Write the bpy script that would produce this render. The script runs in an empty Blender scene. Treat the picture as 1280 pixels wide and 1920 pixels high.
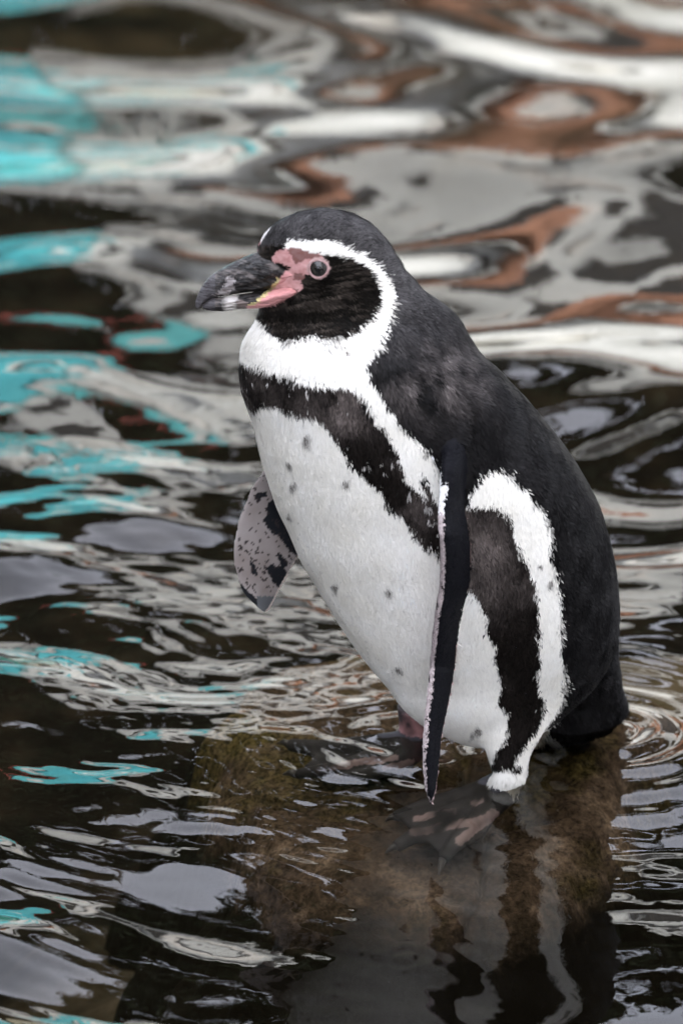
import bpy, math, random
import numpy as np
from mathutils import Vector
from mathutils.bvhtree import BVHTree

random.seed(7)
rng = np.random.default_rng(11)
S = bpy.context.scene
R = math.radians

# ------------------------------------------------------------------ camera
PITCH = R(22.0)          # looking down at the pool
DIST = 5.0               # metres from lens to the plane of the bird
K = 0.0005               # metres per photo pixel in that plane
SP, CP = math.sin(PITCH), math.cos(PITCH)
CAM_Z = SP * (DIST - 0.04) + 0.255 * CP * 0.992
CAM = np.array([0.0, -CP * DIST, CAM_Z])
FWD = np.array([0.0, CP, -SP])
UP = np.array([0.0, SP, CP])
RIGHT = np.array([1.0, 0.0, 0.0])

cd = bpy.data.cameras.new("camera")
cam = bpy.data.objects.new("camera", cd)
S.collection.objects.link(cam)
cam.location = CAM
cam.rotation_euler = (R(90) - PITCH, 0, 0)
cd.sensor_fit = 'VERTICAL'
cd.sensor_height = 36.0
cd.sensor_width = 24.0
cd.lens = 36.0 * DIST / (1920 * K)
cd.clip_start = 0.1
cd.clip_end = 500
cd.dof.use_dof = True
cd.dof.focus_distance = DIST - 0.16
cd.dof.aperture_fstop = 5.2
S.camera = cam

# ------------------------------------------------------------------ world and sun
SUN_EL, SUN_DIR = R(45), np.array([0.6, -0.8])          # the sun stands behind the camera, to the right
w = bpy.data.worlds.new("World")
S.world = w
w.use_nodes = True
nt = w.node_tree
nt.nodes.clear()
out = nt.nodes.new("ShaderNodeOutputWorld")
bg = nt.nodes.new("ShaderNodeBackground")
sky = nt.nodes.new("ShaderNodeTexSky")
sky.sky_type = 'NISHITA'
sky.sun_disc = False
sky.sun_elevation = SUN_EL
sky.sun_rotation = math.atan2(SUN_DIR[0], SUN_DIR[1])
sky.air_density = 1.0
sky.dust_density = 2.5
sky.ozone_density = 1.0
# thin high cloud whitens the blue
cl = nt.nodes.new("ShaderNodeTexNoise"); cl.inputs["Scale"].default_value = 2.2; cl.inputs["Detail"].default_value = 5
tc = nt.nodes.new("ShaderNodeTexCoord")
rp = nt.nodes.new("ShaderNodeValToRGB")
rp.color_ramp.elements[0].position = 0.30; rp.color_ramp.elements[0].color = (0.55, 0.55, 0.55, 1)
rp.color_ramp.elements[1].position = 0.75; rp.color_ramp.elements[1].color = (1.0, 1.0, 1.0, 1)
mx = nt.nodes.new("ShaderNodeMixRGB"); mx.inputs[2].default_value = (7.9, 8.15, 9.3, 1)
nt.links.new(tc.outputs["Generated"], cl.inputs["Vector"])
nt.links.new(cl.outputs["Fac"], rp.inputs["Fac"])
nt.links.new(rp.outputs["Color"], mx.inputs[0])
nt.links.new(sky.outputs["Color"], mx.inputs[1])
nt.links.new(mx.outputs["Color"], bg.inputs["Color"])
bg.inputs["Strength"].default_value = 0.12
nt.links.new(bg.outputs["Background"], out.inputs["Surface"])

sl = bpy.data.lights.new("sun", 'SUN')
sl.energy = 3.2
sl.angle = R(0.53)
sl.color = (1.0, 0.965, 0.91)
sun = bpy.data.objects.new("sun", sl)
S.collection.objects.link(sun)
sd = Vector((SUN_DIR[0] * math.cos(SUN_EL), SUN_DIR[1] * math.cos(SUN_EL), math.sin(SUN_EL)))
sun.rotation_euler = sd.to_track_quat('Z', 'Y').to_euler()
sun.location = sd * 30

S.view_settings.view_transform = 'Standard'
S.view_settings.look = 'None'
S.view_settings.exposure = 2.43
S.view_settings.gamma = 1.0
S.view_settings.use_curve_mapping = False
S.cycles.use_denoising = True
S.cycles.max_bounces = 10
S.cycles.transparent_max_bounces = 12
S.cycles.sample_clamp_indirect = 6.0

# ------------------------------------------------------------------ helpers
def W(px, py, f=0.0):
    """photo pixel + distance behind the bird's plane -> world point(s)"""
    px, py, f = np.broadcast_arrays(np.asarray(px, float), np.asarray(py, float), np.asarray(f, float))
    s = (DIST + f) / DIST
    return (CAM + FWD * (DIST + f)[..., None] + RIGHT * ((px - 640) * K * s)[..., None]
            + UP * ((960 - py) * K * s)[..., None])

def PX(p):
    """world points -> photo pixel and depth offset"""
    d = p - CAM
    z = d @ FWD
    return 640 + (d @ RIGHT) / z * DIST / K, 960 - (d @ UP) / z * DIST / K, z - DIST

def on_z(px, py, z):
    px, py, z = np.broadcast_arrays(np.asarray(px, float), np.asarray(py, float), np.asarray(z, float))
    d = FWD * DIST + RIGHT * ((px - 640) * K)[..., None] + UP * ((960 - py) * K)[..., None]
    t = (z - CAM[2]) / d[..., 2]
    return CAM + d * t[..., None]

def pchip(x, y, xi):
    x = np.asarray(x, float); y = np.asarray(y, float)
    h = np.diff(x); dl = np.diff(y) / h
    m = np.zeros_like(x)
    m[0], m[-1] = dl[0], dl[-1]
    a, b = dl[:-1], dl[1:]
    w1 = 2 * h[1:] + h[:-1]; w2 = h[1:] + 2 * h[:-1]
    ok = a * b > 0
    with np.errstate(divide='ignore', invalid='ignore'):
        hm = (w1 + w2) / (w1 / a + w2 / b)
    m[1:-1] = np.where(ok, hm, 0)
    i = np.clip(np.searchsorted(x, xi) - 1, 0, len(x) - 2)
    t = np.clip((xi - x[i]) / h[i], 0, 1)
    return ((2*t**3 - 3*t**2 + 1) * y[i] + (t**3 - 2*t**2 + t) * h[i] * m[i]
            + (-2*t**3 + 3*t**2) * y[i+1] + (t**3 - t**2) * h[i] * m[i+1])

def pip(poly, x, y):
    """even-odd point in polygon for arrays"""
    p = np.asarray(poly, float)
    r = np.zeros(x.shape, bool)
    j = len(p) - 1
    for i in range(len(p)):
        xi, yi, xj, yj = p[i, 0], p[i, 1], p[j, 0], p[j, 1]
        if yi != yj:
            c = ((yi > y) != (yj > y)) & (x < (xj - xi) * (y - yi) / (yj - yi) + xi)
            r ^= c
        j = i
    return r

def vnoise(x, y, z=0.0, seed=0):
    """cheap smooth value noise in 3-D, -1..1"""
    x, y, z = np.broadcast_arrays(x, y, z)
    xi, yi, zi = np.floor(x).astype(np.int64), np.floor(y).astype(np.int64), np.floor(z).astype(np.int64)
    fx, fy, fz = x - xi, y - yi, z - zi
    fx, fy, fz = fx*fx*(3-2*fx), fy*fy*(3-2*fy), fz*fz*(3-2*fz)
    def h(a, b, c):
        n = (a * 374761393 + b * 668265263 + c * 2147483647 + seed * 974634777) & 0xffffffff
        n = ((n ^ (n >> 13)) * 1274126177) & 0xffffffff
        n = (n ^ (n >> 16)) & 0xffffff
        return n / 0xffffff * 2 - 1
    def l(a, b, t): return a + (b - a) * t
    return l(l(l(h(xi, yi, zi), h(xi+1, yi, zi), fx), l(h(xi, yi+1, zi), h(xi+1, yi+1, zi), fx), fy),
             l(l(h(xi, yi, zi+1), h(xi+1, yi, zi+1), fx), l(h(xi, yi+1, zi+1), h(xi+1, yi+1, zi+1), fx), fy), fz)

def fbm(x, y, z=0.0, o=4, seed=0):
    s, a = 0, 0.5
    for i in range(o):
        s = s + a * vnoise(x * 2**i, y * 2**i, z * 2**i, seed + i * 17)
        a *= 0.5
    return s

def mesh_obj(name, verts, faces, mat=None, parent=None, smooth=True):
    me = bpy.data.meshes.new(name)
    verts = np.asarray(verts, np.float32)
    if isinstance(faces, np.ndarray):
        n, q = faces.shape
        me.vertices.add(len(verts)); me.vertices.foreach_set("co", verts.ravel())
        me.loops.add(n * q); me.loops.foreach_set("vertex_index", faces.astype(np.int32).ravel())
        me.polygons.add(n); me.polygons.foreach_set("loop_start", np.arange(0, n * q, q, dtype=np.int32))
        me.update(calc_edges=True)
        me.validate()
    else:
        me.from_pydata(verts.tolist(), [], faces)
    if smooth:
        me.polygons.foreach_set("use_smooth", np.ones(len(me.polygons), bool))
    o = bpy.data.objects.new(name, me)
    S.collection.objects.link(o)
    if mat: me.materials.append(mat)
    if parent: o.parent = parent
    return o

def put_color(me, rgb, name="Col"):
    a = me.attributes.new(name, 'FLOAT_COLOR', 'POINT')
    c = np.ones((len(me.vertices), 4), np.float32); c[:, :3] = rgb
    a.data.foreach_set("color", c.ravel())

def tag(o, label=None, cat=None, kind=None, group=None):
    if label: o["label"] = label
    if cat: o["category"] = cat
    if kind: o["kind"] = kind
    if group: o["group"] = group
    return o

def grid_faces(nr, nc, wrap=False):
    i = np.arange(nr - 1)[:, None]
    j = np.arange(nc if wrap else nc - 1)[None, :]
    j2 = (j + 1) % nc
    return np.stack([i*nc + j, i*nc + j2, (i+1)*nc + j2, (i+1)*nc + j], -1).reshape(-1, 4)

def loft(rings):
    """rings (R,N,3) -> closed mesh verts, face list"""
    r, n, _ = rings.shape
    v = np.concatenate([rings.reshape(-1, 3), rings[0].mean(0)[None], rings[-1].mean(0)[None]])
    f = grid_faces(r, n, True)
    a, b = r * n, r * n + 1
    j = np.arange(n); j2 = (j + 1) % n
    fl = [tuple(q) for q in f.tolist()]
    fl += [(a, int(y), int(x)) for x, y in zip(j, j2)]
    o = (r - 1) * n
    fl += [(b, int(o + x), int(o + y)) for x, y in zip(j, j2)]
    return v, fl

def row_loft(rows, hd, fc, n=96, N=160, dense_top=False, expo=2.0):
    """rows: (py, left, right); hd(py)->half depth px; fc(py, xc)->depth"""
    rows = np.asarray(rows, float)
    t = np.linspace(0, 1, N)
    if dense_top: t = 0.35 * t + 0.65 * t**2
    py = rows[0, 0] + (rows[-1, 0] - rows[0, 0]) * t
    L = pchip(rows[:, 0], rows[:, 1], py); Rr = pchip(rows[:, 0], rows[:, 2], py)
    xc, hw = (L + Rr) / 2, (Rr - L) / 2
    D = hd(py, hw) * K
    F = fc(py, xc)
    a = np.linspace(0, 2*np.pi, n, endpoint=False)
    c, s = np.cos(a), np.sin(a)
    c = np.sign(c) * np.abs(c)**(2/expo); s = np.sign(s) * np.abs(s)**(2/expo)
    return loft(W(xc[:, None] + hw[:, None]*c, np.repeat(py[:, None], n, 1), F[:, None] + D[:, None]*s))

def tube(pts, rad, n=14):
    """tapered tube along world points"""
    pts = np.asarray(pts, float); rad = np.asarray(rad, float)
    ring = []
    for i in range(len(pts)):
        t = pts[min(i+1, len(pts)-1)] - pts[max(i-1, 0)]
        t /= np.linalg.norm(t)
        u = np.cross(t, [0.13, 0.2, 1.0]); u /= np.linalg.norm(u)
        v = np.cross(t, u)
        a = np.linspace(0, 2*np.pi, n, endpoint=False)[:, None]
        r = rad[i] if rad.ndim == 1 else None
        ring.append(pts[i] + (u*np.cos(a) + v*np.sin(a)) * r)
    return loft(np.array(ring))

# ------------------------------------------------------------------ material helpers
def newmat(name):
    m = bpy.data.materials.new(name); m.use_nodes = True
    nt = m.node_tree
    return m, nt, nt.nodes["Principled BSDF"]

def N(nt, kind, **kw):
    n = nt.nodes.new(kind)
    for k, v in kw.items():
        if k in n.inputs: n.inputs[k].default_value = v
        else: setattr(n, k, v)
    return n

def ramp(nt, fac, stops):
    r = nt.nodes.new("ShaderNodeValToRGB")
    e = r.color_ramp.elements
    while len(e) < len(stops): e.new(0.5)
    for i, (p, c) in enumerate(stops):
        e[i].position = p; e[i].color = (*c, 1)
    nt.links.new(fac, r.inputs["Fac"])
    return r.outputs["Color"]

def noise(nt, scale, detail=5, rough=0.55, vec=None):
    n = N(nt, "ShaderNodeTexNoise", Scale=scale, Detail=detail, Roughness=rough)
    if vec is None:
        t = nt.nodes.new("ShaderNodeTexCoord"); vec = t.outputs["Object"]
    nt.links.new(vec, n.inputs["Vector"])
    return n.outputs["Fac"]

def bump(nt, b, h, strength=0.3, dist=0.01):
    n = N(nt, "ShaderNodeBump", Strength=strength, Distance=dist)
    nt.links.new(h, n.inputs["Height"])
    nt.links.new(n.outputs["Normal"], b.inputs["Normal"])

def simple(name, col, rough=0.7, col2=None, scale=6, bs=0.2, bd=0.01):
    m, nt, b = newmat(name)
    f = noise(nt, scale)
    c2 = col2 or tuple(x * 0.6 for x in col)
    nt.links.new(ramp(nt, f, [(0.35, c2), (0.65, col)]), b.inputs["Base Color"])
    b.inputs["Roughness"].default_value = rough
    bump(nt, b, noise(nt, scale * 6), bs, bd)
    return m

# ================================================================== SETTING
# ---- pool bed: one sheet under the water
def bed_height(x, y):
    h = -0.55 + 0.10 * fbm(x*1.6, y*1.6, seed=5) + 0.04 * fbm(x*7, y*7, seed=6)
    # shallower stony ground right and behind the bird
    h += 0.38 * np.exp(-(((x - 0.45)/0.42)**2 + ((y - 0.45)/0.55)**2))
    h += 0.22 * np.exp(-(((x + 0.1)/0.4)**2 + ((y - 0.2)/0.4)**2))
    return h
xs = np.concatenate([np.linspace(-9, -1.3, 24)[:-1], np.linspace(-1.3, 1.3, 180), np.linspace(1.3, 9, 24)[1:]])
ys = np.concatenate([np.linspace(-8, -1.2, 20)[:-1], np.linspace(-1.2, 2.2, 220), np.linspace(2.2, 5.4, 26)[1:]])
X, Y = np.meshgrid(xs, ys)
m, nt, b = newmat("pool_bed_stone")
f = noise(nt, 9, 8, 0.65)
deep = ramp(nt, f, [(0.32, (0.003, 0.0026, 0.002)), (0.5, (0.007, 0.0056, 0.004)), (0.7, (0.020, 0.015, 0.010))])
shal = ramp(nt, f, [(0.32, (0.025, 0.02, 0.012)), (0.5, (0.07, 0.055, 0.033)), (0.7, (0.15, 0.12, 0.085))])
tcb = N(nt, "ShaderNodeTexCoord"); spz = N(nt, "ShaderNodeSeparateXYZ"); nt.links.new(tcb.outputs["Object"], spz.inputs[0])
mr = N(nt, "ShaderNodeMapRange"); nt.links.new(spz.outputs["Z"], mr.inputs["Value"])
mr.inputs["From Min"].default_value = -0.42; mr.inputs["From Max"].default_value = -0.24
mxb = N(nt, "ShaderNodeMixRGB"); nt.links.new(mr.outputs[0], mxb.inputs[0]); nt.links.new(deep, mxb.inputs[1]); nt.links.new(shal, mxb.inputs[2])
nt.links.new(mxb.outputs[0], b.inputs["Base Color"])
b.inputs["Roughness"].default_value = 0.9; b.inputs["Specular IOR Level"].default_value = 0.03   # under water: no air-stone gloss
bump(nt, b, noise(nt, 40, 6), 0.6, 0.01)
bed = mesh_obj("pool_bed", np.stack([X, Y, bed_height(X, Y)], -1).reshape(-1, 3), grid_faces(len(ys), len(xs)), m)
tag(bed, kind="structure")

# ---- the flat rock the bird stands on
rock_px = [(360, 1335), (400, 1480), (440, 1580), (540, 1640), (700, 1655), (850, 1668), (1000, 1640), (1090, 1575),
           (1165, 1500), (1185, 1420), (1260, 1330), (1160, 1250), (950, 1225), (740, 1235), (560, 1270), (450, 1290)]
rp_ = on_z([p[0] for p in rock_px], [p[1] for p in rock_px], -0.055)[:, :2]
gx = np.linspace(rp_[:, 0].min() - 0.45, rp_[:, 0].max() + 0.45, 340)
gy = np.linspace(rp_[:, 1].min() - 0.45, rp_[:, 1].max() + 0.45, 380)
X, Y = np.meshgrid(gx, gy)
wx, wy = X + 0.025 * fbm(X*14, Y*14, seed=21) + 0.12 * fbm(X*4, Y*4, seed=22), Y + 0.025 * fbm(X*14, Y*14, seed=31) + 0.10 * fbm(X*4, Y*4, seed=32)
def poly_dist(poly, x, y):
    d = np.full(x.shape, 1e9)
    for i in range(len(poly)):
        a, c = poly[i], poly[(i+1) % len(poly)]
        e = c - a
        t = np.clip(((x - a[0])*e[0] + (y - a[1])*e[1]) / (e @ e), 0, 1)
        d = np.minimum(d, np.hypot(x - a[0] - t*e[0], y - a[1] - t*e[1]))
    return np.where(pip(poly, x, y), d, -d)
sdist = poly_dist(rp_, wx, wy)
def rock_top(x, y): return -0.036 + 0.18 * np.clip(y + 0.05, -1, 0.06) + 0.0 * x
Z = rock_top(X, Y) + 0.012 * fbm(X*18, Y*18, seed=41) + 0.004 * fbm(X*80, Y*80, seed=44)
# two cracks
crk = np.abs(fbm(X*5, Y*5, seed=52, o=3))
Z -= 0.016 * np.exp(-(crk / 0.022)**2)
Z -= np.where(sdist < 0.05, ((0.05 - sdist) / 0.05).clip(0)**2 * 0.03, 0)
Z -= np.where(sdist < 0, (-sdist) * 0.75 + 0.012*np.clip(-sdist/0.02,0,1)*(1+fbm(X*30, Y*30, seed=47)), 0)
Z = np.maximum(Z, -0.75)
v = np.stack([X, Y, Z], -1).reshape(-1, 3)
m, nt, b = newmat("wet_brown_rock")
f1 = noise(nt, 16, 8, 0.7); f2 = noise(nt, 7, 4, 0.6); f3 = noise(nt, 170, 5, 0.75)
c1 = ramp(nt, f1, [(0.30, (0.016, 0.012, 0.009)), (0.5, (0.062, 0.045, 0.033)), (0.72, (0.19, 0.145, 0.115))])
moss = ramp(nt, f3, [(0.3, (0.012, 0.011, 0.004)), (0.7, (0.085, 0.068, 0.028))])
mm = ramp(nt, f2, [(0.48, (0, 0, 0)), (0.6, (1, 1, 1))])
mixn = N(nt, "ShaderNodeMixRGB"); nt.links.new(mm, mixn.inputs[0]); nt.links.new(c1, mixn.inputs[1]); nt.links.new(moss, mixn.inputs[2])
grit = ramp(nt, f3, [(0.34, (0.35, 0.35, 0.35)), (0.66, (1.9, 1.8, 1.65))])
mul = N(nt, "ShaderNodeMixRGB", blend_type='MULTIPLY'); mul.inputs[0].default_value = 1
nt.links.new(mixn.outputs[0], mul.inputs[1]); nt.links.new(grit, mul.inputs[2])
geo = N(nt, "ShaderNodeNewGeometry"); sep = N(nt, "ShaderNodeSeparateXYZ"); nt.links.new(geo.outputs["True Normal"], sep.inputs[0])
tcz = N(nt, "ShaderNodeTexCoord"); spz = N(nt, "ShaderNodeSeparateXYZ"); nt.links.new(tcz.outputs["Object"], spz.inputs[0])
mad = N(nt, "ShaderNodeMath", operation='MULTIPLY_ADD'); mad.inputs[1].default_value = 0.09
nt.links.new(f1, mad.inputs[0]); nt.links.new(spz.outputs["Z"], mad.inputs[2])
mrz = N(nt, "ShaderNodeMapRange"); nt.links.new(mad.outputs[0], mrz.inputs["Value"])
mrz.inputs["From Min"].default_value = -0.022; mrz.inputs["From Max"].default_value = -0.072
depth_dark = mrz.outputs[0]                                              # darker with depth: the water's light loss put into the rock colour
mx2 = N(nt, "ShaderNodeMixRGB"); mx2.inputs[2].default_value = (0.009, 0.0075, 0.005, 1)
nt.links.new(depth_dark, mx2.inputs[0]); nt.links.new(mul.outputs[0], mx2.inputs[1])
nt.links.new(mx2.outputs[0], b.inputs["Base Color"])
b.inputs["Roughness"].default_value = 0.85; b.inputs["Specular IOR Level"].default_value = 0.03
bump(nt, b, f3, 0.7, 0.004)
rock = mesh_obj("flat_rock", v, grid_faces(len(gy), len(gx)), m)
tag(rock, "brown mossy flat rock just under the water beneath the penguin's feet", "rock")

# ---- water: one displaced sheet reaching the pool walls
def axis(parts):
    a = []
    for lo, hi, st in parts:
        a.append(np.linspace(lo, hi, max(2, int(round((hi-lo)/st)) + 1))[:-1])
    a.append(np.array([parts[-1][1]]))
    return np.concatenate(a)
wxs = axis([(-9, -2, 0.5), (-2, -0.85, 0.02), (-0.85, 0.85, 0.0036), (0.85, 2, 0.02), (2, 9, 0.5)])
wys = axis([(-8, -2, 0.4), (-2, -0.8, 0.02), (-0.8, 0.3, 0.0036), (0.3, 1.2, 0.006), (1.2, 2.8, 0.010), (2.8, 5.2, 0.03)])
X, Y = np.meshgrid(wxs, wys)
wr = np.random.default_rng(8)
# slow warp so the crests wander
U = X + 0.10 * fbm(X*1.7, Y*1.7, seed=61, o=3)
V = Y + 0.10 * fbm(X*1.7, Y*1.7, seed=71, o=3)
H = np.zeros_like(X)
leg = on_z(945, 1470, 0.0); calm = on_z(760, 1730, 0.0)
env = np.clip(0.12 + 2.4 * fbm(X*3.0, Y*2.2, seed=81, o=3), 0.04, 1.5)
env2 = np.clip(0.5 + 2.0 * fbm(X*2.4, Y*2.0, seed=83, o=2), 0.1, 1.4)
calmf = 1 - 0.74 * np.exp(-(((X - calm[0])/0.19)**2 + ((Y - calm[1])/0.26)**2))
calmf *= 1 - 0.6 * np.exp(-(((X - 0.1)/0.22)**2 + ((Y + 0.02)/0.14)**2))
FAR = 1 / (1 + np.exp(-(Y - 0.85) / 0.16))                     # 0 in the foreground, 1 in the distance
for i in range(34):
    lam = 0.24 * (0.95 / 0.24) ** wr.random()
    th = R(90) + wr.normal(0, R(30))
    kk = 2 * np.pi / lam
    slope = 0.026 * (0.7 + 0.6 * wr.random())
    H += slope / kk * np.sin(kk * (U*math.cos(th) + V*math.sin(th)) + wr.random()*6.28) * (0.55 + 0.45*FAR)
fine = np.zeros_like(X)
for i in range(44):
    lam = 0.022 * (0.12 / 0.022) ** wr.random()
    th = R(74) + wr.normal(0, R(26))
    kk = 2 * np.pi / lam
    slope = 0.017 * (0.5 + wr.random())
    fine += slope / kk * np.sin(kk * (U*math.cos(th) + V*math.sin(th)) + wr.random()*6.28)
midw = np.zeros_like(X)
for i in range(22):
    lam = 0.085 * (0.25 / 0.085) ** wr.random()
    th = R(76) + wr.normal(0, R(21))
    kk = 2 * np.pi / lam
    midw += 0.035 * (0.5 + wr.random()) / kk * np.sin(kk * (U*math.cos(th) + V*math.sin(th)) + wr.random()*6.28)
H = H * (0.35 + 0.65*calmf) + midw * env2 * calmf * (1 - 0.88*FAR) + 0.85 * fine * env * calmf * (1 - 0.95*FAR)
# a wake of slanting ripples runs out to the front left
wk = on_z(230, 1640, 0.0)
wake = np.exp(-(((X - wk[0])/0.24)**2 + ((Y - wk[1])/0.30)**2)) * np.clip(0.55 + 1.8*fbm(X*5 + Y*4.5, (Y - X)*1.5, seed=87, o=2), 0.05, 1.3)
dg_ = np.zeros_like(X)
for i in range(26):
    lam = 0.024 * (0.13 / 0.024) ** wr.random()
    th = R(54) + wr.normal(0, R(13))
    kk = 2 * np.pi / lam
    dg_ += 0.036 * (0.5 + wr.random()) / kk * np.sin(kk * (U*math.cos(th) + V*math.sin(th)) + wr.random()*6.28)
H += dg_ * wake
def rings(cx, cy, lam, amp, r0, dec):
    r = np.hypot(X - cx, Y - cy) + 0.012 * fbm(X*8, Y*8, seed=91, o=2)
    return amp * np.sin(2*np.pi*r/lam) * np.exp(-np.clip(r - r0, 0, None)/dec) * np.clip(r/r0, 0, 1)
c = leg; H += rings(c[0] + 0.02, c[1] + 0.02, 0.045, 0.00045, 0.05, 0.10)
c = on_z(1130, 1372, 0.0); H += rings(c[0], c[1], 0.045, 0.0016, 0.04, 0.14)
c = on_z(775, 1400, 0.0); H += rings(c[0], c[1], 0.045, 0.0008, 0.03, 0.14)
c = on_z(570, 1690, 0.0); H += rings(c[0], c[1], 0.012, 0.00014, 0.012, 0.014)
c = on_z(760, 1790, 0.0); H += rings(c[0], c[1], 0.02, 0.0007, 0.01, 0.012)
H *= np.clip((5.18 - Y) / 0.4, 0, 1)
m = bpy.data.materials.new("pool_water"); m.use_nodes = True
nt = m.node_tree; nt.nodes.clear()
o_ = N(nt, "ShaderNodeOutputMaterial"); mixs = N(nt, "ShaderNodeMixShader")
tr = N(nt, "ShaderNodeBsdfTransparent", Color=(0.76, 0.73, 0.64, 1))
gl = N(nt, "ShaderNodeBsdfGlossy", Roughness=0.0, Color=(1, 1, 1, 1))
fr = N(nt, "ShaderNodeFresnel", IOR=1.333)
bp = N(nt, "ShaderNodeBump", Strength=0.05, Distance=0.004)
tc_ = N(nt, "ShaderNodeTexCoord")
nz = N(nt, "ShaderNodeTexNoise", Scale=34.0, Detail=2.0, Roughness=0.5)
nt.links.new(tc_.outputs["Object"], nz.inputs["Vector"])
nt.links.new(nz.outputs["Fac"], bp.inputs["Height"])
for n_ in (gl, fr): nt.links.new(bp.outputs["Normal"], n_.inputs["Normal"])
nt.links.new(fr.outputs["Fac"], mixs.inputs[0]); nt.links.new(tr.outputs[0], mixs.inputs[1]); nt.links.new(gl.outputs[0], mixs.inputs[2])
nt.links.new(mixs.outputs[0], o_.inputs["Surface"])
water = mesh_obj("water", np.stack([X, Y, H], -1).reshape(-1, 3), grid_faces(len(wys), len(wxs)), m)
tag(water, kind="structure")

# ---- what the water mirrors: pool wall, painted wall, boulders, trees; added blockers that shade the bird
def box(name, lo, hi, mat, parent=None, bev=0.02):
    import bmesh
    bm = bmesh.new()
    bmesh.ops.create_cube(bm, size=1)
    for q in bm.verts:
        q.co = Vector([lo[i] + (q.co[i] + 0.5) * (hi[i] - lo[i]) for i in range(3)])
    if bev: bmesh.ops.bevel(bm, geom=list(bm.edges), offset=bev, segments=2, affect='EDGES')
    me = bpy.data.meshes.new(name); bm.to_mesh(me); bm.free()
    o = bpy.data.objects.new(name, me); S.collection.objects.link(o)
    me.materials.append(mat)
    if parent: o.parent = parent
    return o

concrete = simple("grey_concrete", (0.60, 0.61, 0.58), 0.85, (0.46, 0.465, 0.445), 1.6)
teal = simple("turquoise_paint", (0.05, 0.38, 0.43), 0.6, (0.10, 0.46, 0.47), 1.6)
cream = simple("cream_plaster", (0.70, 0.67, 0.62), 0.8, (0.58, 0.55, 0.50), 3)
rust = simple("orange_sandstone", (0.32, 0.15, 0.088), 0.85, (0.15, 0.072, 0.045), 7)
darkw = simple("dark_fill", (0.022, 0.021, 0.02), 0.7, (0.012, 0.011, 0.01), 6)  # blocker top, and wall slabs whose dark colour stands for shade
redp = simple("red_paint", (0.35, 0.07, 0.05), 0.6, (0.25, 0.05, 0.04), 4)
WY = 5.2
cw = box("concrete_wall", (-0.50, WY, -0.8), (9, WY + 0.25, 2.10), concrete)
tag(cw, "pale grey concrete pool wall mirrored across the top of the water", "wall")
box("coping", (-0.50, WY - 0.07, 2.102), (9, WY + 0.3, 2.18), concrete, cw)
for x0, x1, z0, z1 in ((-0.30, -0.14, 0.52, 0.58), (0.04, 0.22, 0.60, 0.66), (0.42, 0.56, 0.46, 0.52), (-0.1, 0.05, 1.02, 1.10), (0.62, 0.86, 0.86, 0.95), (0.3, 0.42, 1.3, 1.4), (-0.42, -0.3, 1.2, 1.3), (-0.3, -0.05, 1.8, 1.92), (0.3, 0.5, 1.7, 1.8)):
    box("panel", (x0, WY - 0.04, z0), (x1, WY - 0.002, z1), cream, cw, 0.008)  # pale slabs: sunlit spots on the wall put into a cream colour
for x0, x1, z0, z1 in ((0.05, 0.36, 0.74, 0.82), (0.95, 1.5, 0.3, 1.3), (-0.40, -0.16, 0.86, 0.93), (0.46, 0.60, 1.0, 1.5), (-0.2, -0.08, 1.25, 1.6), (0.1, 0.3, 1.45, 1.6), (-0.05, 0.25, 1.9, 2.02), (0.62, 1.1, 1.6, 1.9), (-0.45, -0.3, 1.5, 1.7)):
    box("shade_panel", (x0, WY - 0.025, z0), (x1, WY - 0.003, z1), darkw, cw, 0.004)  # dark slabs on the face; shade of openings put into their colour
for x0, x1, z0, z1 in ((-0.49, -0.36, 0.40, 0.50), (-0.49, -0.2, 0.66, 0.73), (-0.49, -0.40, 1.0, 1.15)):
    box("painted_panel", (x0, WY - 0.035, z0), (x1, WY - 0.004, z1), teal, cw, 0.008)
tw = box("painted_wall", (-2.4, WY - 0.02, -0.8), (-0.504, WY + 0.22, 1.75), teal)
tag(tw, "turquoise painted pool wall mirrored at the upper left of the water", "wall")
for x0, x1, z0, z1, mm_ in ((-0.72, -0.52, 0.76, 0.82, cream), (-1.1, -0.85, 1.1, 1.2, cream), (-0.62, -0.51, 0.45, 0.56, concrete), (-1.3, -1.05, 0.62, 0.8, concrete), (-0.70, -0.51, 1.4, 1.55, concrete)):
    box("panel", (x0, WY - 0.06, z0), (x1, WY - 0.023, z1), mm_, tw, 0.008)
box("trim", (-2.4, WY - 0.07, 1.752), (-0.51, WY + 0.28, 1.80), redp, tw)
for x0, x1, z0, z1 in ((-0.9, -0.66, 0.70, 0.745), (-0.62, -0.54, 0.86, 0.9), (-1.25, -1.1, 0.95, 1.4)):
    box("shade_panel", (x0, WY - 0.05, z0), (x1, WY - 0.024, z1), darkw, tw, 0.004)  # same dark slabs, opening shade as colour

fw = box("concrete_wall", (-9, WY - 0.01, -0.8), (-2.404, WY + 0.25, 2.0), concrete)
tag(fw, "grey concrete wall beyond the turquoise painted wall, out of frame at left", "wall")
box("coping", (-9, WY - 0.07, 2.002), (-2.41, WY + 0.3, 2.08), concrete, fw)

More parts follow.
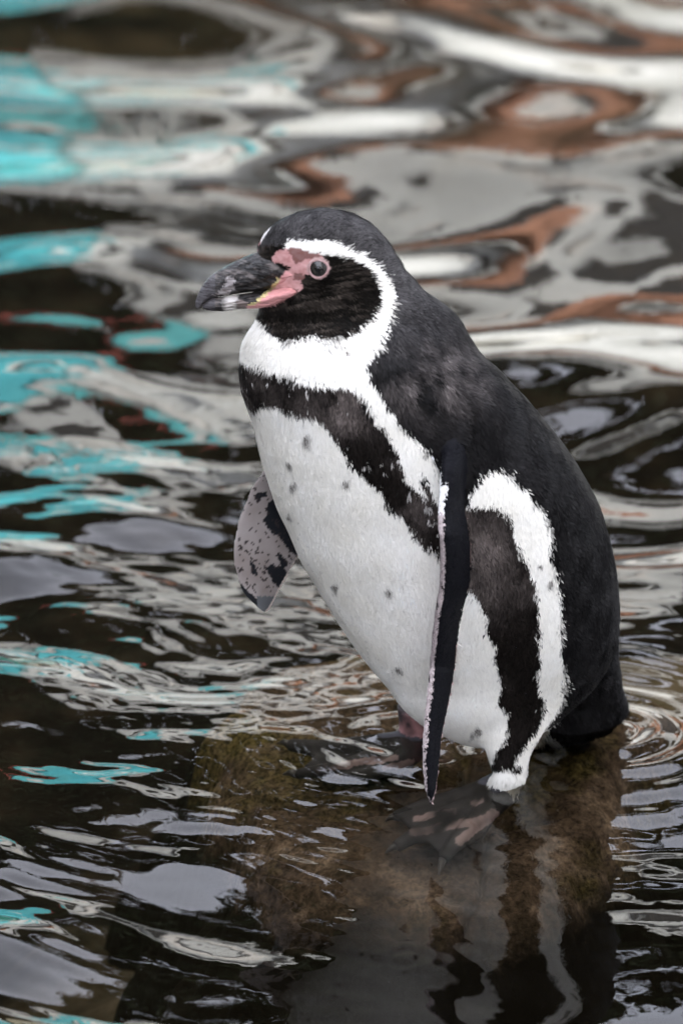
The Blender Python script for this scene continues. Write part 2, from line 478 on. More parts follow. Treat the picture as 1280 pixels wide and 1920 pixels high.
def boulder(name, c, r, mat, seed):
    n1, n2 = 26, 40
    a = np.linspace(0, np.pi, n1)[:, None]; p = np.linspace(0, 2*np.pi, n2, endpoint=False)[None, :]
    d = np.stack([np.sin(a)*np.cos(p), np.sin(a)*np.sin(p), np.cos(a)*np.ones_like(p)], -1)
    k = 1 + 0.6 * fbm(d[..., 0]*1.9+seed, d[..., 1]*1.9, d[..., 2]*1.9, seed=seed)
    v, f = loft(np.array(c) + d * k[..., None] * np.array(r))
    return mesh_obj(name, v, f, mat)
for i, (x, z, r) in enumerate(((0.10, 1.24, (0.20, 0.14, 0.14)), (0.50, 1.02, (0.26, 0.14, 0.17)), (1.0, 1.30, (0.15, 0.14, 0.15)))):
    o = boulder("sandstone_rock", (x, WY - 0.13, z), r, rust, 3 + i)
    tag(o, ["orange sandstone block on the pool wall, mirrored just above and right of the penguin's head",
            "widest orange sandstone block, mirrored in the ripples right of the penguin's head",
            "rightmost orange sandstone block, mirrored at the right edge of the water"][i], "rock", group="sandstone blocks on the pool wall")
    lg = box("bracket", (x - r[0]*0.6, WY - 0.2, z - r[2] - 0.03), (x + r[0]*0.6, WY - 0.002, z - r[2]*0.7), concrete, cw, 0.006)

leafm, nt, b = newmat("dark_leaf")
nt.links.new(ramp(nt, noise(nt, 3), [(0.3, (0.004, 0.006, 0.0035)), (0.7, (0.018, 0.026, 0.011))]), b.inputs["Base Color"])
b.inputs["Roughness"].default_value = 0.7; b.inputs["Specular IOR Level"].default_value = 0.1
bark = simple("bark", (0.07, 0.05, 0.035), 0.9)
def tree(x, y, h, rad, seed, label):
    tr_ = np.random.default_rng(seed)
    root = bpy.data.objects.new("evergreen_tree", None); S.collection.objects.link(root)
    root.location = (x, y, 0.6)
    tag(root, label, "tree", group="dark trees behind the pool wall")
    v, f = tube([(0, 0, -0.8), (0.05, 0, h*0.4), (0, 0.05, h*0.8), (0.05, 0, h)], [0.13, 0.10, 0.06, 0.02])
    mesh_obj("trunk", v, f, bark, root)
    n = 13000
    nc = 26
    cc = tr_.normal(0, 1, (nc, 3)); cc /= np.linalg.norm(cc, axis=1)[:, None]
    cc = cc * tr_.random((nc, 1))**0.4 * np.array([rad, rad*0.6, h*0.42]) + np.array([0, 0, h*0.52])
    p = cc[tr_.integers(0, nc, n)] + tr_.normal(0, 1, (n, 3)) * rad * 0.17
    a = tr_.normal(0, 1, (n, 3)); a /= np.linalg.norm(a, axis=1)[:, None]
    q = np.cross(a, tr_.normal(0, 1, (n, 3))); q /= np.linalg.norm(q, axis=1)[:, None]
    s = 0.06 + 0.05 * tr_.random((n, 1))
    vv = np.stack([p - a*s, p + q*s*0.5, p + a*s, p - q*s*0.5], 1).reshape(-1, 3)
    mesh_obj("crown", vv, np.arange(n*4).reshape(-1, 4), leafm, root, False)
tree(-2.45, 6.8, 6.0, 1.25, 1, "dark evergreen mirrored in the left of the water, leftmost of the trees behind the wall")
tree(-1.05, 7.4, 6.2, 1.0, 2, "dark evergreen mirrored left of the penguin, behind the turquoise wall end")
tree(0.30, 7.0, 5.0, 0.75, 3, "dark evergreen mirrored in front of the penguin, behind the grey wall")
tree(1.5, 7.5, 5.9, 0.8, 4, "dark evergreen mirrored right of the penguin, between two other trees")
tree(2.9, 6.9, 5.2, 0.95, 5, "dark evergreen mirrored at the right, rightmost of the trees behind the wall")
def sky_blocker(lo, hi, seed, label):  # unseen leaf masses added to cut low light from the sky
    h_ = np.random.default_rng(seed)
    n = 12000
    p = np.array(lo) + h_.random((n, 3)) * (np.array(hi) - np.array(lo))
    p += h_.normal(0, 0.1, (n, 3))
    a = h_.normal(0, 1, (n, 3)); a /= np.linalg.norm(a, axis=1)[:, None]
    q = np.cross(a, h_.normal(0, 1, (n, 3))); q /= np.linalg.norm(q, axis=1)[:, None]
    s = 0.12 + 0.08 * h_.random((n, 1))
    vv = np.stack([p - a*s, p + q*s*0.6, p + a*s, p - q*s*0.6], 1).reshape(-1, 3)
    tag(mesh_obj("sky_blocker", vv, np.arange(n*4).reshape(-1, 4), leafm, None, False), label, "sky_blocker")
sky_blocker((-4.6, -8, 0), (-3.8, 2.6, 4.2), 31, "dark leaf mass added to cut low sky light, out of frame along the left side of the pool")
sky_blocker((-4.6, -8.6, 0), (2.0, -7.8, 1.6), 32, "dark leaf mass added to cut low sky light, out of frame behind the camera")
gnd = mesh_obj("ground", [(-80, 5.4, 0.55), (80, 5.4, 0.55), (80, 120, 0.55), (-80, 120, 0.55)], [(0, 1, 2, 3)],
               simple("earth", (0.10, 0.08, 0.05), 0.9, (0.05, 0.045, 0.03), 1.0), None, False)
tag(gnd, kind="structure")

hs = bpy.data.objects.new("sun_blocker", None); S.collection.objects.link(hs); hs.location = (3.6, -4.2, 0)  # added out of view to keep direct sun off the bird
tag(hs, "added building out of frame at right, shading the penguin", "blocker")
box("wall", (-1.4, -2.8, -0.8), (1.4, 2.7, 5.1), cream, hs)
box("blocker_top", (-1.6, -3.0, 5.103), (1.6, 2.9, 5.25), darkw, hs)

# ================================================================== PENGUIN
TAN = math.tan(PITCH)
def fc(py, xc): return -TAN * (1470 - py) * K + 0.5 * (xc - 930) * K
root = bpy.data.objects.new("penguin", None); S.collection.objects.link(root)
base = on_z(900, 1480, 0.0)
root.location = (float(base[0]), float(base[1]), 0.0)
tag(root, "black and white penguin with pink face skin standing in shallow rippled water", "penguin")
bpy.context.view_layer.update()

torso_rows = [(391.5, 600, 604), (394, 582, 632), (398, 560, 652), (405, 543, 668), (413, 527, 684), (425, 510, 700), (440, 496, 715),
    (455, 488, 727), (472, 482, 738), (485, 482, 747), (500, 483, 755), (522, 485, 774), (542, 487, 792), (561, 486, 817),
    (583, 485, 846), (600, 480, 861), (620, 468, 873), (640, 457, 885), (660, 452, 899), (690, 449, 930), (720, 451, 959), (741, 456, 979),
    (765, 464, 1000), (800, 475, 1029), (850, 487, 1066), (900, 502, 1097), (950, 519, 1122), (1000, 542, 1138), (1050, 564, 1150),
    (1100, 593, 1157), (1150, 623, 1160), (1200, 656, 1156), (1247, 691, 1140), (1290, 727, 1112), (1327, 755, 1075), (1357, 789, 1040),
    (1386, 845, 1000), (1403, 890, 965)]
HD = [(391, .78), (440, .70), (500, .64), (560, .56), (600, .56), (640, .64), (700, .74), (800, .82), (1000, .84), (1200, .86), (1300, .86), (1360, 0.98), (1403, 1.1)]
HDx, HDy = np.array([a for a, _ in HD]), np.array([b for _, b in HD])
comps = {}
comps["torso"] = row_loft(torso_rows, lambda p, hw: hw * pchip(HDx, HDy, p), fc, n=120, N=260, dense_top=True)
# near thigh and shank
thigh = [(1210, 930, 1010), (1225, 925, 1030), (1260, 912, 1044), (1320, 905, 1046), (1360, 902, 1026), (1390, 903, 1008), (1412, 911, 996),
         (1430, 917, 990), (1446, 924, 986), (1458, 919, 985), (1467, 914, 981), (1476, 918, 975), (1490, 922, 968)]
comps["thigh"] = row_loft(thigh, lambda p, hw: hw * np.interp(p, [1210, 1340, 1420], [.40, .62, 1.0]), lambda p, xc: np.interp(p, [1210, 1320, 1470], [-0.085, -0.070, -0.042]), n=64, N=90)
tail = [(1150, 1010, 1150), (1180, 990, 1158), (1222, 985, 1158), (1247, 985, 1160), (1294, 985, 1167), (1315, 985, 1174), (1329, 985, 1176), (1345, 985, 1168),
        (1358, 985, 1155), (1373, 985, 1140), (1384, 985, 1116), (1394, 985, 1088), (1402, 985, 1050), (1408, 995, 1015)]
comps["tail"] = row_loft(tail, lambda p, hw: np.interp(p, [1150, 1250, 1330, 1400], [100, 95, 75, 55]),
                         lambda p, xc: np.interp(p, [1150, 1250, 1330, 1400], [0.0, 0.035, 0.075, 0.088]), n=64, N=90)
# near flipper: hangs edge-on, leading edge towards the lens
NF_L = [(822, 838), (860, 833), (900, 829), (940, 826), (977, 823), (1036, 826), (1095, 824), (1137, 818), (1201, 810), (1285, 803), (1348, 797), (1424, 793), (1474, 796), (1496, 802), (1506, 807)]
NF_R = [(822, 880), (860, 876), (900, 872), (940, 868), (986, 877), (1036, 883), (1095, 881), (1112, 875), (1154, 863), (1256, 852), (1323, 840), (1382, 828), (1436, 823), (1474, 818), (1496, 812), (1506, 809)]
py = np.linspace(822, 1506, 150)
Lx = pchip(*zip(*NF_L), py); Rx = pchip(*zip(*NF_R), py)
def surf_f(px_, py_):
    """depth of the torso's near surface"""
    tr = np.array(torso_rows)
    L = pchip(tr[:, 0], tr[:, 1], py_); Rr = pchip(tr[:, 0], tr[:, 2], py_)
    xc, hw = (L+Rr)/2, (Rr-L)/2
    return fc(py_, xc) - K * hw * pchip(HDx, HDy, py_) * np.sqrt(np.clip(1 - ((px_-xc)/hw)**2, 0, 1))
def nf_depth(p):
    s0 = np.interp(p, [822, 900, 1000, 1250], [surf_f(845., np.array([822.]))[0], surf_f(845., np.array([900.]))[0],
                   surf_f(845., np.array([1000.]))[0], surf_f(845., np.array([1250.]))[0]])
    return s0
tr_f = nf_depth(py) + np.interp(py, [822, 880, 1000, 1506], [0.03, 0.01, -0.006, -0.012])      # trailing edge
chord = np.interp(py, [822, 900, 1000, 1150, 1400, 1480, 1506], [0.03, 0.045, 0.058, 0.058, 0.035, 0.018, 0.004])
ld_f = tr_f - chord
a = np.linspace(0, 2*np.pi, 56, endpoint=False)
thick = np.interp(py, [822, 900, 1000, 1400, 1480, 1506], [16, 12, 9.5, 7, 5, 1.5])[:, None] * K   # half thickness
ca, sa = np.cos(a)[None], np.sin(a)[None]
pL = W(Lx, py, ld_f); pR = W(Rx, py, tr_f)
mid = (pL + pR) / 2; hv = (pR - pL) / 2
nv = np.cross(hv, -UP); nv /= np.linalg.norm(nv, axis=1)[:, None]
hv2 = hv * (1 - thick / np.linalg.norm(hv, axis=1)[:, None] * 0.35)
prof = np.sign(ca) * np.abs(ca)**0.9
ring = mid[:, None] + hv2[:, None] * prof[..., None] + nv[:, None] * (sa * thick * (1 - 0.35 * ca))[..., None]
comps["near_flipper"] = loft(ring)
# far flipper: flat plate seen from its inner face
FF_L = [(840, 520), (884, 492), (916, 471), (950, 456), (976, 446), (1010, 438), (1038, 436), (1066, 440), (1091, 446), (1111, 456), (1130, 473), (1140, 483), (1148, 494)]
FF_R = [(840, 570), (884, 572), (916, 574), (950, 577), (976, 578), (1010, 575), (1038, 563), (1059, 552), (1085, 537), (1110, 523), (1130, 513), (1140, 507), (1148, 500)]
py = np.linspace(840, 1148, 110)
Lx = pchip(*zip(*FF_L), py); Rx = pchip(*zip(*FF_R), py)
tr = np.array(torso_rows)
fbase = fc(py, (pchip(tr[:, 0], tr[:, 1], py) + pchip(tr[:, 0], tr[:, 2], py)) / 2)
pL = W(Lx, py, fbase + np.interp(py, [840, 920, 1148], [0.035, 0.035, 0.02]))
pR = W(Rx, py, fbase + np.interp(py, [840, 920, 1148], [0.055, 0.06, 0.05]))
mid = (pL + pR) / 2; hv = (pR - pL) / 2
nv = np.cross(hv, -UP); nv /= np.linalg.norm(nv, axis=1)[:, None]
thick = np.interp(py, [840, 1000, 1120, 1148], [9, 7, 5.5, 2])[:, None] * K
ring = mid[:, None] + hv[:, None] * (np.sign(ca)*np.abs(ca)**0.8)[..., None] + nv[:, None] * (sa * thick)[..., None]
comps["far_flipper"] = loft(ring)
# far shank
fl_top = W(790, 1330, 0.045); fl_bot = on_z(776, 1400, -0.01)
comps["far_leg"] = tube([fl_top, (fl_top*0.6 + fl_bot*0.4), fl_bot], [0.024, 0.019, 0.015], 24)
# feet: three tapering toes and a web each
def toe(pts, zs, rad):
    q = np.array([on_z(x, y, z) for (x, y), z in zip(pts, zs)])
    t = np.linspace(0, len(q) - 1, 14)
    qq = np.stack([pchip(np.arange(len(q)), q[:, i], t) for i in range(3)], -1)
    return tube(qq, pchip(np.arange(len(rad)), np.array(rad), t * (len(rad)-1) / (len(q)-1)), 14)
def web(poly, th=0.0026):
    q = np.array([on_z(x, y, z) for x, y, z in poly])
    n_ = len(q)
    v = np.concatenate([q + [0, 0, th], q - [0, 0, th]])
    f = [tuple(range(n_)), tuple(range(2*n_ - 1, n_ - 1, -1))] + [(i, i + n_, (i+1) % n_ + n_, (i+1) % n_) for i in range(n_)]
    return v, f
comps["foot_a"] = toe([(940, 1478), (905, 1500), (820, 1540), (742, 1588)], [-0.006, -0.014, -0.024, -0.036], [0.016, 0.0115, 0.009, 0.006])
comps["foot_b"] = toe([(945, 1480), (920, 1512), (870, 1560), (829, 1612)], [-0.006, -0.014, -0.026, -0.040], [0.016, 0.012, 0.009, 0.006])
comps["foot_c"] = toe([(938, 1476), (880, 1492), (810, 1508), (738, 1532)], [-0.006, -0.012, -0.021, -0.030], [0.016, 0.011, 0.008, 0.0055])
comps["foot_d"] = web([(935, 1488, -0.013), (880, 1494, -0.015), (745, 1533, -0.031), (775, 1562, -0.032), (748, 1586, -0.037), (800, 1578, -0.034),
                       (832, 1604, -0.040), (866, 1590, -0.036), (905, 1572, -0.030), (928, 1535, -0.022)])
comps["foot_e"] = toe([(776, 1398), (720, 1412), (640, 1440), (552, 1452)], [-0.004, -0.008, -0.013, -0.017], [0.014, 0.010, 0.008, 0.005])
comps["foot_f"] = toe([(776, 1396), (700, 1400), (620, 1405), (540, 1396)], [-0.004, -0.006, -0.010, -0.012], [0.015, 0.012, 0.010, 0.006])
comps["foot_g"] = toe([(780, 1400), (750, 1428), (700, 1448), (640, 1458)], [-0.004, -0.009, -0.014, -0.018], [0.014, 0.010, 0.007, 0.0045])
comps["foot_h"] = web([(770, 1396, -0.006), (700, 1397, -0.008), (548, 1396, -0.012), (590, 1420, -0.013), (560, 1449, -0.017), (640, 1454, -0.017), (745, 1430, -0.010)])

av, af, off = [], [], 0
trees_ = {}
for kx, (v, f) in comps.items():
    trees_[kx] = BVHTree.FromPolygons([tuple(p) for p in v], f)
    av.append(v); af += [tuple(i + off for i in q) for q in f]; off += len(v)
tmp = mesh_obj("tmp", np.concatenate(av), af)
rm = tmp.modifiers.new("r", 'REMESH'); rm.mode = 'VOXEL'; rm.voxel_size = 0.0019; rm.adaptivity = 0
sm = tmp.modifiers.new("s", 'SMOOTH'); sm.factor = 0.5; sm.iterations = 5
dg = bpy.context.evaluated_depsgraph_get()
bm_me = bpy.data.meshes.new_from_object(tmp.evaluated_get(dg))
bpy.data.objects.remove(tmp)
nvx = len(bm_me.vertices)
P = np.empty(nvx*3, np.float32); bm_me.vertices.foreach_get("co", P); P = P.reshape(-1, 3).astype(float)
NR = np.empty(nvx*3, np.float32); bm_me.vertices.foreach_get("normal", NR); NR = NR.reshape(-1, 3).astype(float)
def masked_smooth(P, me, w, it):
    E = np.empty(len(me.edges)*2, np.int32); me.edges.foreach_get("vertices", E); E = E.reshape(-1, 2)
    deg = np.bincount(E.ravel(), minlength=len(P)).clip(1)[:, None]
    for _ in range(it):
        acc = np.zeros_like(P)
        for c in range(3):
            acc[:, c] = np.bincount(E[:, 0], P[E[:, 1], c], len(P)) + np.bincount(E[:, 1], P[E[:, 0], c], len(P))
        P = P + w[:, None] * (acc / deg - P) * 0.9
    return P
qx, qy, qf = PX(P)
wsm = np.clip(1 - np.abs(qx - 960)/125, 0, 1)**0.5 * np.clip((qy - 1230)/60, 0, 1) * np.clip((1438 - qy)/30, 0, 1) * ((NR @ FWD) < 0.1)
wsm *= (qx > 868)
P = masked_smooth(P, bm_me, wsm, 90)
bm_me.vertices.foreach_set("co", P.astype(np.float32).ravel()); bm_me.update()
bm_me.vertices.foreach_get("normal", NRf := np.empty(nvx*3, np.float32)); NR = NRf.reshape(-1, 3).astype(float)
names = list(comps)
best = np.full(nvx, 1e9); comp = np.zeros(nvx, int)
bb = {kx: (v.min(0) - 0.012, v.max(0) + 0.012) for kx, (v, f) in comps.items()}
for ci, kx in enumerate(names):
    inb = np.all((P > bb[kx][0]) & (P < bb[kx][1]), 1)
    t_ = trees_[kx]
    for i in np.nonzero(inb)[0]:
        r_ = t_.find_nearest(P[i])
        if r_[3] is not None and r_[3] < best[i]:
            best[i] = r_[3]; comp[i] = ci
print("BODY VERTS", nvx)

# ---- plumage pattern, traced on the bird's near flank and mirrored over its midline for the far flank
STRIPE = [(525, 463), (535, 454), (574, 452), (621, 453), (649, 466), (676, 479), (699, 495), (719, 515), (731, 534), (735, 565), (731, 597),
    (723, 620), (707, 640), (696, 662), (684, 676), (693, 702), (717, 726), (732, 761), (756, 792), (779, 820), (807, 840), (822, 882), (828, 913), (826, 935),
    (814, 929), (801, 898), (791, 883), (783, 884), (790, 900), (803, 922), (792, 918), (771, 903), (752, 892), (756, 874), (748, 843), (725, 808), (701, 785), (693, 753), (670, 730),
    (639, 714), (604, 718), (576, 714), (549, 704), (529, 697), (502, 691), (479, 681), (459, 675), (445, 660), (400, 640), (440, 600), (486, 594),
    (496, 608), (512, 624), (535, 636), (559, 630), (582, 628), (610, 636), (629, 632), (649, 624), (668, 616), (684, 604), (695, 589), (705, 565),
    (703, 542), (695, 522), (684, 509), (664, 497), (649, 487), (621, 481), (594, 475), (559, 470), (531, 464)]
BELLY = [(380, 700), (452, 742), (462, 755), (471, 769), (490, 757), (514, 753), (533, 767), (557, 773), (588, 777), (604, 794), (623, 808), (639, 835),
    (650, 855), (670, 874), (690, 894), (709, 910), (725, 945), (748, 960), (768, 984), (783, 1003), (799, 1023), (815, 1031), (835, 1045), (850, 1090), (884, 1100), (890, 1110), (903, 1133),
    (915, 1154), (911, 1184), (930, 1205), (928, 1243), (940, 1281), (928, 1315), (953, 1336), (949, 1365), (936, 1399), (924, 1420), (917, 1432),
    (927, 1440), (949, 1433), (967, 1446), (980, 1430), (961, 1427), (970, 1407), (995, 1378), (1012, 1344), (1030, 1340), (1029, 1357), (1008, 1395), (1000, 1412), (988, 1449), (990, 1500), (890, 1500), (880, 1460), (700, 1400), (500, 1150)]
ARC = [(873, 939), (886, 910), (894, 880), (928, 872), (953, 889), (978, 910), (1004, 939), (1021, 969), (1033, 998), (1027, 1028), (1037, 1053),
    (1046, 1095), (1050, 1137), (1048, 1180), (1059, 1247), (1059, 1285), (1050, 1319), (1029, 1357), (1012, 1350), (1012, 1344), (1021, 1315), (1010, 1285), (1012, 1222),
    (1010, 1180), (1008, 1137), (1004, 1095), (995, 1070), (978, 1036), (964, 1011), (962, 986), (949, 960), (928, 943), (911, 946)]
BAND2 = [(860, 930), (873, 939), (911, 946), (928, 943), (949, 960), (962, 986), (964, 1011), (978, 1036), (995, 1070), (1004, 1095), (1008, 1137),
    (1010, 1180), (1012, 1222), (1010, 1285), (1021, 1315), (1012, 1344), (995, 1378), (970, 1407), (980, 1430), (967, 1446), (910, 1430), (928, 1243), (880, 1100)]
BAND1 = [(400, 650), (459, 675), (502, 691), (604, 718), (639, 714), (670, 730), (701, 785), (748, 843), (756, 874), (840, 930), (840, 1060), (783, 1003), (690, 894), (604, 794), (533, 767), (400, 780)]
FACE = [(486, 470), (531, 464), (594, 475), (649, 487), (684, 509), (703, 542), (705, 565), (695, 589), (668, 616), (610, 636), (535, 636), (486, 596)]
PINK = [(508, 486), (520, 470), (535, 467), (574, 472), (602, 477), (615, 491), (615, 507), (608, 518), (590, 520), (570, 514), (563, 526),
    (568, 542), (543, 557), (516, 573), (460, 578), (484, 562), (500, 548), (519, 530), (528, 518), (539, 503), (531, 495), (514, 492)]
BROWN = [[(535, 465), (560, 466), (585, 474), (606, 480), (575, 486), (553, 496), (548, 482)], [(552, 512), (567, 512), (572, 520), (562, 526), (549, 526)],
         [(542, 545), (560, 541), (556, 551), (530, 567), (514, 572)]]
YELLOW = [(466, 576), (486, 556), (506, 540), (521, 521), (527, 522), (520, 534), (502, 550), (486, 563), (476, 574)]
EYEBROW = [(500, 425), (504, 432), (492, 455), (478, 478), (465, 476), (472, 450)]
SPOTS = [(574, 827, 10), (541, 874, 8), (549, 913, 8), (648, 910, 8), (627, 1104, 8), (729, 1115, 8), (747, 1258, 7), (858, 1157, 6), (797, 857, 6), (1012, 1064, 7), (1030, 1098, 8),
         (895, 1375, 9), (885, 1382, 7), (1037, 1060, 5), (653, 663, 5), (572, 640, 4), (543, 970, 7)]
FFBLACK = [[(503, 944), (520, 930), (535, 960), (562, 1032), (556, 1044), (540, 1030), (524, 1008), (510, 1000), (500, 988), (494, 975), (502, 962)],
           [(446, 1090), (455, 1098), (470, 1112), (482, 1125), (488, 1146), (470, 1140), (440, 1110)],
           [(482, 925), (500, 922), (501, 931), (490, 934), (486, 942), (480, 938)],
           [(499, 1066), (512, 1056), (520, 1064), (528, 1058), (541, 1078), (524, 1104), (512, 1092)], [(516, 1040), (527, 1038), (540, 1060), (530, 1064)], [(467, 1048), (478, 1060), (485, 1080), (474, 1078)]]
frng = np.random.default_rng(3)
FFSPOT = [(float(x), float(y), float(frng.uniform(1.0, 2.2)), float(frng.uniform(1.5, 4.0))) for x, y in
          zip(frng.uniform(440, 550, 190), frng.uniform(890, 1110, 190))]

def facing(deg): return np.array([-math.cos(R(deg)), -math.sin(R(deg)), 0.0])
def paint(p, nrm, cmp, jit=0.0, gen=None):
    """colour and plumage class of points on the bird"""
    n = len(p)
    p = p.copy()
    px, py_, ff = PX(p)
    hidden = (nrm @ FWD) > 0.0
    tr = np.array(torso_rows)
    xc = (pchip(tr[:, 0], tr[:, 1], py_) + pchip(tr[:, 0], tr[:, 2], py_)) / 2
    cen = W(xc, py_, fc(py_, xc))
    ang = np.interp(py_, [480, 640, 760], [14, 25, 42])
    lat = np.stack([np.sin(np.radians(ang)), -np.cos(np.radians(ang)), np.zeros(n)], -1)
    dlt = ((p - cen) * lat).sum(1)
    body = np.isin(cmp, [names.index("torso")])
    mir = hidden & body & (dlt < 0)
    p2 = np.where(mir[:, None], p - 2 * dlt[:, None] * lat, p)
    px, py_, ff = PX(p2)
    nx = 2.0 * vnoise(p2[:, 0]*190, p2[:, 1]*190, p2[:, 2]*110, 3) + 3.2 * vnoise(p2[:, 0]*80, p2[:, 1]*80, p2[:, 2]*45, 8)
    ny = 3.0 * vnoise(p2[:, 0]*160, p2[:, 1]*160, p2[:, 2]*90, 5)
    soft = np.where((py_ < 600) & (px < 620), 0.22, 0.9)
    x = px + nx * soft; y = py_ + ny * soft
    if jit:
        jm = soft * (0.35 + 1.8*np.abs(vnoise(p2[:, 0]*45, p2[:, 1]*45, p2[:, 2]*45, 19)))
        x = x + gen.normal(0, jit * 0.6, n) * jm; y = y + gen.normal(0, jit, n) * jm
    br = fbm(p2[:, 0]*55, p2[:, 1]*55, p2[:, 2]*35, seed=12)
    big = fbm(p2[:, 0]*16, p2[:, 1]*16, p2[:, 2]*12, seed=15)
    col = np.empty((n, 3)); cls = np.zeros(n, int)
    col[:] = (0.0076, 0.0072, 0.0072)
    crown_ = np.clip((690 - py_ + 0.35*(px - 600)*0) / 120, 0, 1) * np.clip((900 - px) / 150, 0, 1)
    col += crown_[:, None] * np.array([0.039, 0.037, 0.037])  # lighter crown: sky sheen put into the feather colour
    # browner worn feathers on the shoulder
    worn = np.clip(np.exp(-(((px-800)/75)**2 + ((py_-705)/60)**2)) * (0.55 + 2.2*br), 0, 1)
    col += worn[:, None] * (np.array([0.100, 0.087, 0.082]) - col) * 0.75
    b1 = pip(BAND1, x, y); b2 = pip(BAND2, x, y)
    bn = b1 | b2
    t = np.clip(0.10 + 1.6*big + 1.6*br, 0, 1)
    t = np.maximum(t * 0.5, np.clip(np.exp(-(((px-645)/75)**2 + ((py_-757)/42)**2)) * (1.0 + 2.2*br), 0, 1.35))
    t = np.maximum(t, np.clip(np.exp(-(((px-905)/48)**2 + ((py_-1040)/85)**2)) * (0.95 + 0.8*br), 0, 1))
    t = np.where((px > 915) & (py_ > 1180), t * 0.2, t)
    col[bn] = (np.array([0.008, 0.0065, 0.0055]) + t[:, None] * (np.array([0.110, 0.094, 0.087]) - 0.014))[bn]
    cls[bn] = 2
    fk = b1 & (vnoise(p2[:, 0]*330, p2[:, 1]*330, p2[:, 2]*210, 51) + 0.5*br > 0.62) & (vnoise(p2[:, 0]*60, p2[:, 1]*60, p2[:, 2]*60, 52) > -0.1)
    col[fk] = (0.42, 0.40, 0.375)                            # pale flecks in the breast band
    wh = pip(STRIPE, x, y) | pip(BELLY, x, y) | pip(ARC, x, y)
    if True:
        lg_ = np.isin(cmp, [names.index("thigh")]) & (y > 1449)
        wh |= lg_
    wh &= ~(~body & hidden & (cmp == names.index("tail")))
    stn = np.clip(0.5*big + 0.6*br, -0.5, 0.5)[:, None]
    col[wh] = (np.array([0.81, 0.785, 0.715]) * (1 + stn*np.array([0.12, 0.14, 0.20])) * (1 - 0.28*np.clip((py_ - 1380)/70, 0, 1))[:, None])[wh]; cls[wh] = 1  # greyer toward the waterline: wet dirt plus shade put into the white
    for sx, sy, sr in SPOTS:
        d = np.hypot(px - sx + nx*0.5, (py_ - sy)*0.85 + ny*0.5)
        if jit: break                                             # feathers get their spots further down
        s_ = wh & (d < sr * 0.8)
        col[s_] = np.array([0.10, 0.085, 0.075])
    # head
    hd_ = body & (py_ < 640) & ~wh
    fa = hd_ & pip(FACE, x, y)
    stre = np.clip(vnoise(px*0.035, (py_ + 0.18*(px-600))*0.33, 0.0, 33)*0.7 + 0.6*br, 0, 1)
    col[fa] = (np.array([0.007, 0.006, 0.005]) + stre[:, None]*np.array([0.062, 0.05, 0.041]))[fa]
    cls[hd_] = 3
    eb = body & pip(EYEBROW, px, py_)
    col[eb] = (0.78, 0.76, 0.74); cls[eb] = 1
    e2 = eb & (py_ > 462); col[e2] = (0.45, 0.2, 0.21)
    pk = body & pip(PINK, px + nx*0.15, py_ + ny*0.15)
    pv = np.clip(0.5 + 0.8*br + 0.9*fbm(p2[:, 0]*260, p2[:, 1]*260, p2[:, 2]*260, seed=16), 0, 1)
    col[pk] = (np.array([0.43, 0.205, 0.195]) + pv[:, None]*np.array([0.22, 0.18, 0.175]))[pk]; cls[pk] = 4
    for bp_ in BROWN:
        q = body & pip(bp_, px + nx*0.4, py_ + ny*0.4)
        col[q] = (np.array([0.17, 0.07, 0.06]) + pv[:, None]*0.06)[q]; cls[q] = 4
    q = body & pip(YELLOW, px, py_)
    col[q] = (0.50, 0.43, 0.20); cls[q] = 4
    q = body & (np.hypot(px - 597, py_ - 503) < 21)
    col[q] = (0.48, 0.33, 0.31); cls[q] = 4
    q = body & (cls != 4) & (px < 531) & (py_ > 476) & (py_ < 584) & ~mir
    cls[q] = 6
    # near flipper
    k_ = cmp == names.index("near_flipper")
    lx = pchip(*zip(*NF_L), np.clip(py_, 822, 1506))
    w_ = np.interp(py_, [822, 935, 1000, 1150, 1250, 1400, 1506], [26, 6, 7, 9, 7, 5, 2])
    col[k_] = (0.006, 0.006, 0.0075); cls[k_] = 5
    q = k_ & (px < lx + w_ + 1.5*vnoise(py_*0.3, 0*py_, 0.0, 9)) & (py_ > 905)
    pale = np.where(py_ > 960, 1.0, 0.0)[:, None] * np.array([-0.31, -0.345, -0.33])
    col[q] = (np.array([0.68, 0.66, 0.64]) + pale)[q]
    q2 = q & (vnoise(px*0.22, py_*0.09, 0.0, 77) > 0.60) & (py_ > 1080); col[q2] = (0.03, 0.025, 0.025)
    q = k_ & (py_ <= 940) & (px < lx + np.interp(py_, [830, 880, 940], [-30, -2, 4])); col[q] = (0.75, 0.74, 0.72)
    q = k_ & hidden & (py_ > 930); col[q] = (0.40, 0.30, 0.28)
    # far flipper
    k_ = cmp == names.index("far_flipper")
    col[k_] = (0.007, 0.007, 0.009); cls[k_] = 5
    inner = k_ & ~hidden
    col[inner] = (np.array([0.25, 0.218, 0.203]) + 0.10*br[:, None])[inner]
    xx, yy = px + nx*0.25, py_ + ny*0.25
    for bp_ in FFBLACK:
        col[inner & pip(bp_, xx, yy)] = (0.012, 0.013, 0.015)
    for sx, sy, sr, el in FFSPOT:
        dx, dy = px - sx, py_ - sy
        ua = dx*0.85 - dy*0.52; va = dx*0.52 + dy*0.85
        col[inner & ((ua/sr)**2 + (va/(sr*el*0.55))**2 < 1)] = (0.028, 0.022, 0.022)
    gl_ = inner & (py_ > 1118) & (px > 482); col[gl_] = (0.10, 0.105, 0.11)
    rx = pchip(*zip(*FF_R), np.clip(py_, 840, 1148))
    ed = k_ & (px > rx - 4.5) & (py_ > 1030); col[ed] = (0.62, 0.53, 0.48)
    # bare leg and feet
    k_ = cmp == names.index("far_leg"); t = np.clip(0.5 + 1.6*br, 0, 1)[:, None]
